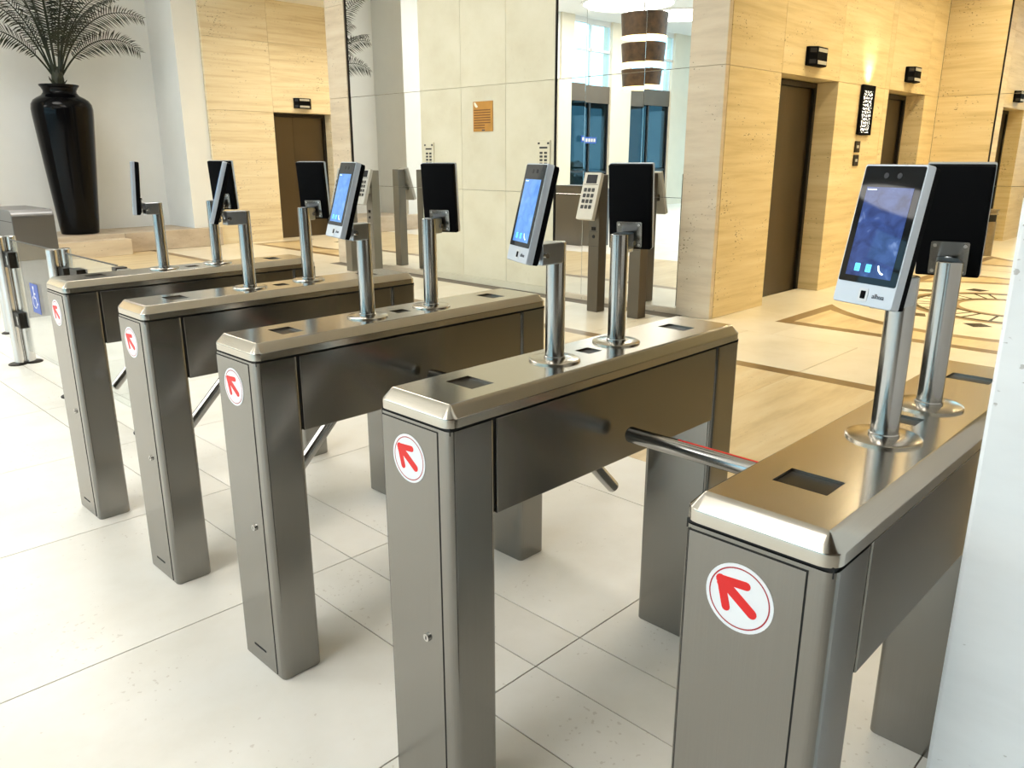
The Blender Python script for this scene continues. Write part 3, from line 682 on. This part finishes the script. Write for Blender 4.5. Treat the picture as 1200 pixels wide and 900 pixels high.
where = {1: 'against the white pillar', 2: 'second from the white pillar', 3: 'in the middle of the row', 4: 'second from the glass gate', 5: 'beside the glass gate'}
gF, gB = 'screen terminals on the near poles', 'screen terminals on the far poles'
front = {1: (0.405, -1.486, (-0.079, 0.010), 1.312, -20, 11), 2: (0.419, -0.740, (-0.077, 0.0), 1.310, -23.5, 13.5), 3: (0.425, 0.0, (-0.06, -0.008), 1.311, -12, 16.5),
         4: (0.450, 0.751, (-0.076, 0.001), 1.310, -27, 17), 5: (0.450, 1.489, (-0.075, 0.0), 1.307, -22, 4)}
back = {1: (0.647, -1.480, (0.067, 0.022), 1.314, 193.5, 12.9), 2: (0.665, -0.731, (0.061, 0.014), 1.309, 201.5, 8.3), 3: (0.665, -0.005, (0.059, 0.012), 1.306, 207.4, 6.1),
        4: (0.697, 0.760, (0.055, 0.012), 1.307, 212.0, 6.5), 5: (0.692, 1.500, (0.064, 0.004), 1.309, 213.0, 5.3)}
for i in range(1, 6):
    px, py, rel, zc, yaw, tilt = front[i]
    make_terminal(px, py, rel, zc, rd(yaw), rd(tilt), screen_dark if i == 1 else screen_blue, 'screen terminal facing the arrow end of the turnstile ' + where[i], gF)
    px, py, rel, zc, yaw, tilt = back[i]
    make_terminal(px, py, rel, zc, rd(yaw), rd(tilt), screen_dark, 'screen terminal turned towards the lifts on the turnstile ' + where[i], gB)

# ================================================================== KEYPAD POSTS
def keypad_post(y, pm, km, label):
    r = empty('keypad_post', (5.03, y, 0), label, 'keypad post', 'keypad posts by the mirrors')
    bm = bmesh.new(); bx(bm, -0.06, 0.06, -0.062, 0.062, 0, 1.27); body = obj('post_body', bm, pm, r, bevel=0.006)
    bm = bmesh.new(); bx(bm, -0.0612, -0.059, 0.02-0.045, 0.028, 0.765, 0.80); obj('slot_plate', bm, dark_gap, body)
    bm = bmesh.new(); bx(bm, -0.0618, -0.059, -0.022, -0.002, 0.772, 0.795); bx(bm, -0.0618, -0.059, 0.004, 0.024, 0.772, 0.795); obj('slot', bm, slot_glass, body)
    bm = bmesh.new(); tube(bm, (-0.06, 0, 0.71), (-0.066, 0, 0.71), 0.016, 0.014, 20); obj('lock', bm, dark_gap, body)
    bm = bmesh.new(); bx(bm, -0.0612, -0.059, -0.05, 0.05, 0.62, 0.622); bx(bm, -0.0612, -0.059, -0.05, 0.05, 0.755, 0.757); obj('panel_seam', bm, dark_gap, body)
    # tilted keypad slab: top close to the post, bottom standing off
    a = rd(17); o = Vector((-0.075, 0, 1.285)); dn = Vector((-math.sin(a), 0, -math.cos(a))); nr = Vector((-math.cos(a), 0, math.sin(a)))
    def K(u, v, d): return tuple(o + Vector((0, -u, 0)) + dn*v + nr*d)
    bm = bmesh.new(); prism(bm, rrect(-0.095, 0.095, 0, 0.43, 0.006, 3), K, -0.03, 0.012); hs = obj('keypad_housing', bm, km, r)
    bm = bmesh.new(); prism(bm, [(-0.06, 0.02), (0.06, 0.02), (0.06, 0.10), (-0.06, 0.10)], K, 0.011, 0.0135); obj('display', bm, lcd_m, hs)
    bm = bmesh.new(); prism(bm, [(-0.08, 0.108), (0.08, 0.108), (0.08, 0.112), (-0.08, 0.112)], K, 0.011, 0.013); obj('seam', bm, dark_gap, hs)
    bm = bmesh.new()
    bx(bm, -0.12, -0.055, -0.05, 0.05, 1.0, 1.06); obj('support', bm, pm, r)
    for i in range(3):
        for j in range(4):
            u, v = (i-1)*0.045-0.005, 0.16 + j*0.052
            bm = bmesh.new(); prism(bm, rrect(u-0.016, u+0.016, v-0.017, v+0.017, 0.004, 2), K, 0.012, 0.0155); obj('key', bm, key_m, hs)
    return r
keypad_post(2.785, post_m, key_panel, 'brown steel post with pale keypad near the wide mirror')
keypad_post(2.31, post_m, key_panel, 'brown steel post with keypad next to the stone corner pilaster')
keypad_post(6.30, post_grey, key_panel_grey, 'grey steel post with keypad next to the limestone wall panels')
keypad_post(6.80, post_grey, key_panel_grey, 'grey steel post with keypad near the narrow mirror edge')

# ================================================================== WALL FITTINGS
sg = tag(box('wall_notice', (5.411, 5.4195, 4.577, 4.884, 1.695, 2.01), sign_brown), 'small brown notice with lines of print on the limestone wall', 'sign')
for k in range(8):
    wy = 0.26 if k < 6 else 0.17
    box('print_line', (5.4100, 5.4112, 4.87-wy, 4.87, 1.925-k*0.0265-0.011, 1.925-k*0.0265), sign_dark, sg)
bm = bmesh.new(); prism(bm, [(4.868, 2.0), (4.845, 2.0), (4.822, 1.975), (4.805, 1.955), (4.83, 1.945), (4.85, 1.955), (4.862, 1.975)], lambda u, v, t: (t, u, v), 5.4098, 5.411); obj('emblem', bm, sign_white, sg)
box('stamp', (5.4095, 5.4112, 4.70, 4.745, 1.702, 1.716), logo_m, sg)
def call_panel(y0, y1, z0, z1, label):
    p = tag(box('call_panel', (5.408, 5.4195, y0, y1, z0, z1), lime_wall, bevel=0.002), label, 'call panel', 'call panels on the limestone wall')
    w = y1-y0; cy = (y0+y1)/2
    for s in (-1, 1): box('hole', (5.4065, 5.409, cy+s*w*0.36-0.014, cy+s*w*0.36+0.014, z1-0.04, z1-0.02), key_m, p)
    box('slot', (5.4065, 5.409, cy-0.055, cy+0.055, z1-0.082, z1-0.064), key_m, p)
    for i in range(2):
        for j in range(5):
            yy = cy + (i-0.5)*0.062; zz = z1-0.125-j*0.036
            box('button', (5.4065, 5.409, yy-0.02, yy+0.02, zz-0.011, zz+0.011), key_m, p)
call_panel(5.575, 5.755, 1.25, 1.59, 'beige call panel with dark buttons beside the narrow mirror')
call_panel(3.735, 3.915, 1.25, 1.59, 'beige call panel with dark buttons beside the wide mirror')
# ornate sconce
sc = empty('wall_sconce', (8.40, 1.77, 1.915), 'tall black fretwork wall light with bright uplight between the lifts', 'wall light')
box('back_box', (-0.165, 0.165, -0.016, -0.001, -0.255, 0.255), bronze_dark, sc)
box('diffuser', (-0.155, 0.155, -0.022, -0.016, -0.245, 0.235), sconce_glow, sc)
for d in ((-0.172, -0.135, -0.034, -0.012, -0.26, 0.26), (0.135, 0.172, -0.034, -0.012, -0.26, 0.26), (-0.135, 0.135, -0.034, -0.012, -0.26, -0.235), (-0.135, 0.135, -0.034, -0.012, 0.2, 0.26)):
    box('frame_bar', d, black_plastic, sc, bevel=0.002)
rnd = random.Random(11)
bm = bmesh.new()
for i in range(7):
    for j in range(12):
        u = -0.12 + i*0.04; v = -0.22 + j*0.0365
        a = rnd.uniform(0, PI); ln = rnd.uniform(0.014, 0.026)
        for q in stroke([(u-ln*math.cos(a), v-ln*math.sin(a)), (u+0.006*math.sin(a), v+0.006*math.cos(a)), (u+ln*math.cos(a), v+ln*math.sin(a))], 0.0135, 3):
            prism(bm, q, lambda x, y, t: (x, t, y), -0.028, -0.023)
fw_ = obj('fretwork', bm, black_plastic, sc); fw_['label'] = 'black pierced fretwork screen'
l = bpy.data.lights.new('sconce_uplight', 'SPOT'); l.energy = 13; l.spot_size = 1.25; l.spot_blend = 0.45; l.color = (1, 0.9, 0.68); l.shadow_soft_size = 0.08
lo = bpy.data.objects.new('sconce_uplight', l); COL.objects.link(lo); lo.parent = sc; lo.location = (0, -0.09, 0.27); lo.rotation_euler = (PI-0.42, 0, 0)
for z, nm in ((1.53, 'upper'), (1.385, 'lower')):
    bp_ = tag(box('lift_call_plate', (8.235, 8.365, 1.755, 1.7695, z-0.06, z+0.06), bronze_dark, bevel=0.003), nm + ' bronze lift call plate under the fretwork wall light', 'call panel')
    box('push_button', (8.27, 8.33, 1.752, 1.756, z-0.015, z+0.015), key_panel_grey, bp_)
bn = empty('ash_bin', (8.95, 1.42, 0), 'slim steel bin with dark opening by the far lift', 'bin')
bm = bmesh.new(); lathe(bm, [(0.12, 0), (0.12, 0.5)], 0, 0, 28); obj('bin_body', bm, bin_m, bn, smooth=True)
bm = bmesh.new(); lathe(bm, [(0.112, 0.5), (0.112, 0.60)], 0, 0, 28); obj('bin_opening', bm, dark_gap, bn, smooth=True)
bm = bmesh.new(); lathe(bm, [(0.13, 0.60), (0.13, 0.615), (0.12, 0.62), (0.12, 0.66), (0.14, 0.665), (0.14, 0.675)], 0, 0, 28); obj('bin_lid', bm, bin_m, bn, smooth=True)

# ================================================================== GLASS GATE, POSTS, CABINET
def twin_post(x, y, h, label, twin=True):
    r = empty('gate_post', (x, y, 0), label, 'post', 'steel gate posts')
    for dy in ((-0.035, 0.035) if twin else (0.0,)):
        bm = bmesh.new(); lathe(bm, [(0.034, 0.006), (0.034, h-0.004), (0.030, h)], dy, 0, 24); obj('tube', bm, tube_steel, r, smooth=True)
        bm = bmesh.new(); lathe(bm, [(0.062, 0.0), (0.062, 0.006), (0.05, 0.012), (0.034, 0.014)], dy*1.4, 0, 28); obj('foot_flange', bm, bronze_dark, r, smooth=True)
    return r
p1 = twin_post(0.586, 4.47, 0.905, 'twin tube steel post carrying the gate hinges')
for z in (0.75, 0.33):
    bm = bmesh.new(); bx(bm, -0.03, 0.03, -0.145, -0.03, z-0.055, z+0.055); h_ = obj('hinge', bm, bronze_dark, p1, bevel=0.004)
    bm = bmesh.new(); bx(bm, -0.034, -0.028, -0.125, -0.095, z-0.03, z+0.03); obj('hinge_plate', bm, dark_screw, h_)
p2 = twin_post(0.586, 3.34, 0.905, 'twin tube steel post at the free edge of the wheelchair gate')
bm = bmesh.new(); bx(bm, -0.025, 0.025, -0.12, -0.03, 0.70, 0.80); obj('clamp', bm, bronze_dark, p2, bevel=0.004)
p3 = twin_post(0.586, 2.33, 0.88, 'single tube steel post at the end of the fixed glass', twin=False)
bm = bmesh.new(); bx(bm, -0.03, 0.03, 0.03, 0.09, 0.845, 0.885); obj('clamp', bm, bronze_dark, p3, bevel=0.004)
twin_post(0.80, 5.70, 0.90, 'single steel post standing behind the gate hinge post', twin=False)
g1 = empty('glass_gate', (0.586, 3.9, 0), 'clear glass gate leaf with a blue wheelchair sign', 'gate')
bm = bmesh.new(); bx(bm, -0.005, 0.005, -0.46, 0.423, 0.12, 0.892); obj('glass_leaf', bm, glass_clear, g1)
bm = bmesh.new(); bx(bm, -0.0054, 0.0054, -0.46, 0.423, 0.888, 0.893); obj('top_edge', bm, dark_mull, g1)
bm = bmesh.new(); bx(bm, -0.0075, -0.0055, -0.035, 0.125, 0.435, 0.63); s = obj('wheelchair_sign', bm, blue_vinyl, g1)
bm = bmesh.new()
wh = [(0.0, 0.070), (0.0, 0.012), (0.030, 0.012), (0.045, -0.030), (0.060, -0.026)]
for q in stroke(wh, 0.011, 4) + stroke([(0.0, 0.042), (0.03, 0.042)], 0.010, 4) + [[(0.0+0.013*math.cos(k*2*PI/12), 0.082+0.013*math.sin(k*2*PI/12)) for k in range(12)]]:
    prism(bm, q, lambda u, v, t: (t, 0.045-u*0.9+0.012, 0.525+v*0.95), -0.0085, -0.0074)
arc = [(-0.004+0.042*math.cos(a), -0.018+0.042*math.sin(a)) for a in [rd(120)+k*rd(225)/12 for k in range(13)]]
for q in stroke(arc, 0.010, 3): prism(bm, q, lambda u, v, t: (t, 0.045-u*0.9+0.012, 0.525+v*0.95), -0.0085, -0.0074)
obj('wheelchair_symbol', bm, white_vinyl, s)
g2 = empty('glass_barrier', (0.586, 2.83, 0), 'clear fixed glass panel between the gate and the last turnstile', 'glass barrier')
bm = bmesh.new(); bx(bm, -0.005, 0.005, -0.407, 0.387, 0.10, 0.890); obj('glass_sheet', bm, glass_clear, g2)
bm = bmesh.new(); bx(bm, -0.0054, 0.0054, -0.407, 0.387, 0.886, 0.891); obj('top_edge', bm, dark_mull, g2)
for yy in (0.20, -0.22):
    bm = bmesh.new(); bx(bm, -0.03, 0.03, yy-0.06, yy+0.06, 0.775, 0.815); obj('glass_clip', bm, bronze_dark, g2, bevel=0.003)
cb = empty('steel_cabinet', (1.1, 6.75, 0), 'tall grey steel cabinet with rounded top behind the glass gate', 'cabinet')
bm = bmesh.new()
prism(bm, [(-0.45, 0)] + [(-0.45+0.07-0.07*math.cos(k*PI/12), 0.90+0.07*math.sin(k*PI/12)) for k in range(7)] + [(0.45-0.07+0.07*math.sin(k*PI/12), 0.90+0.07*math.cos(k*PI/12)) for k in range(7)] + [(0.45, 0)], lambda u, v, t: (t, u, v), 0.0, 0.35)
obj('cabinet_body', bm, cab_grey, cb, bevel=0.006)
bm = bmesh.new(); bx(bm, -0.002, 0.001, -0.44, 0.44, 0.865, 0.869); obj('seam', bm, dark_gap, cb)
bm = bmesh.new(); bx(bm, -0.03, 0.0, 0.20, 0.40, 0.62, 0.80); obj('reader_box', bm, black_plastic, cb, bevel=0.004)

# ================================================================== VASE AND PALM
VX, VY, VZ = 3.27, 11.45, 0.30
va = tag(bpy.data.objects.new('floor_vase', None), 'giant glossy black urn on the stone ledge', 'vase'); COL.objects.link(va); va.location = (VX, VY, VZ)
bm = bmesh.new()
prof = [(0.245, 0.0), (0.262, 0.012), (0.275, 0.12), (0.31, 0.55), (0.352, 1.05), (0.388, 1.50), (0.405, 1.72), (0.408, 1.80), (0.398, 1.87), (0.365, 1.925), (0.315, 1.96), (0.255, 1.99), (0.222, 2.03), (0.220, 2.06), (0.240, 2.10), (0.262, 2.125), (0.264, 2.14), (0.250, 2.143), (0.215, 2.08)]
lathe(bm, prof, 0, 0, 56); obj('vase_body', bm, vase_m, va, smooth=True)
bm = bmesh.new(); lathe(bm, [(0.212, 2.085), (0.212, 2.10), (0.05, 2.115)], 0, 0, 32); obj('soil', bm, soil_m, va, smooth=True)
pm = tag(bpy.data.objects.new('potted_palm', None), 'dark green feather palm growing out of the black urn', 'palm'); COL.objects.link(pm); pm.location = (VX, VY, VZ+2.09)
bm = bmesh.new(); lathe(bm, [(0.07, 0.0), (0.085, 0.08), (0.075, 0.22), (0.05, 0.30)], 0, 0, 16); obj('trunk', bm, stem_m, pm, smooth=True)
def frond(az, elev, length, droop, roll, seed, lw=0.27):
    rg = random.Random(seed); bm = bmesh.new(); n = 28
    pts = []; p = Vector((0.04*math.cos(az), 0.04*math.sin(az), 0.14)); e = elev
    for k in range(n+1):
        pts.append(p.copy()); p = p + Vector((math.cos(e)*math.cos(az), math.cos(e)*math.sin(az), math.sin(e)))*(length/n)
        e -= droop/n*(0.25+1.75*k/n)
    for k in range(n):
        tube(bm, pts[k], pts[k+1], 0.012*(1-k/n)+0.003, 0.012*(1-(k+1)/n)+0.003, 5, cap=False)
    side0 = Vector((-math.sin(az), math.cos(az), 0))
    m = 36
    for k in range(m):
        f = 0.26 + 0.735*k/(m-1); q = f*n; i = min(int(q), n-1); base = pts[i].lerp(pts[i+1], q-i); d = (pts[i+1]-pts[i]).normalized()
        nrm = d.cross(side0).normalized()
        side = side0*math.cos(roll) + nrm*math.sin(roll)
        ll = lw*min(1.0, 0.45+2.6*(f-0.26))*min(1.0, 0.42+2.2*(1-f))*rg.uniform(0.9, 1.08)
        for s in (-1, 1):
            dr = (side*s + d*rg.uniform(0.42, 0.62) + Vector((0, 0, -0.16+rg.uniform(-0.08, 0.06)))).normalized()
            mid = base + dr*ll*0.5; tip = base + dr*ll + Vector((0, 0, -0.10*ll))
            w = d*0.0095
            v = [bm.verts.new(x) for x in (base-w*0.5, base+w*0.5, mid+w, tip, mid-w)]
            bm.faces.new((v[0], v[1], v[2], v[4])); bm.faces.new((v[4], v[2], v[3]))
    for v in bm.verts: v.co.y = min(v.co.y, 0.62 + 0.004*rg.random())
    return obj('frond', bm, leaf_m, pm, recalc=False)
FR = [(-0.15, 1.02, 1.42, 1.75, 1.0), (-0.10, 1.22, 1.75, 1.55, 0.9), (0.15, 1.32, 1.75, 1.1, 0.7),      # towards the lift wall
      (3.25, 1.00, 1.40, 1.65, -1.0), (3.30, 1.20, 1.60, 1.25, -0.9), (3.0, 1.32, 1.70, 1.0, -0.7),       # away from it
      (-0.8, 1.30, 1.5, 1.2, 0.4), (-1.5, 1.15, 1.2, 1.3, 0.1), (-2.3, 1.25, 1.5, 1.2, -0.4), (-1.2, 1.45, 1.7, 0.7, 0.3), (-2.0, 1.45, 1.8, 0.6, -0.3),
      (0.5, 1.45, 1.9, 0.6, 0.6), (3.6, 1.45, 1.9, 0.6, -0.6), (1.57, 1.50, 1.9, 0.3, 0.0), (-0.4, 1.42, 1.95, 0.9, 0.8), (3.5, 1.38, 1.95, 0.8, -0.8)]
for k, a in enumerate(FR): frond(*a, seed=100+k)
for k in range(10):
    a = k*0.63; bm = bmesh.new(); tube(bm, (0.05*math.cos(a), 0.05*math.sin(a), 0.03), (0.12*math.cos(a), 0.12*math.sin(a), 0.12+0.02*(k % 3)), 0.014, 0.004, 6); obj('leaf_stub', bm, stem_m, pm)

# ================================================================== PENDANT LAMP (seen in the mirror)
pl = tag(bpy.data.objects.new('pendant_lamp', None), 'three tier brown drum pendant lamp hanging in the lobby', 'pendant lamp'); COL.objects.link(pl); pl.location = (-1.5, 7.62, 2.72)
for z0, z1, r0 in ((0.0, 0.30, 0.36), (0.42, 0.76, 0.38), (0.88, 1.28, 0.40)):
    bm = bmesh.new(); lathe(bm, [(r0-0.02, z0), (r0, z0), (r0+0.03, z1), (r0+0.01, z1)], 0, 0, 40); sh = obj('drum_shade', bm, lamp_shade, pl, smooth=True)
    bm = bmesh.new(); poly(bm, [((r0-0.03)*math.cos(-k*2*PI/40), (r0-0.03)*math.sin(-k*2*PI/40), z0-0.03) for k in range(40)]); obj('diffuser', bm, lamp_glow, pl, recalc=False)
    bm = bmesh.new(); lathe(bm, [(r0+0.02, z0-0.02), (r0+0.02, z0-0.002)], 0, 0, 40); obj('rim', bm, lamp_glow, pl, smooth=True)
bm = bmesh.new(); tube(bm, (0, 0, 1.28), (0, 0, Z_CEIL-2.72), 0.012, 0.012, 10); obj('cord', bm, bronze_dark, pl)
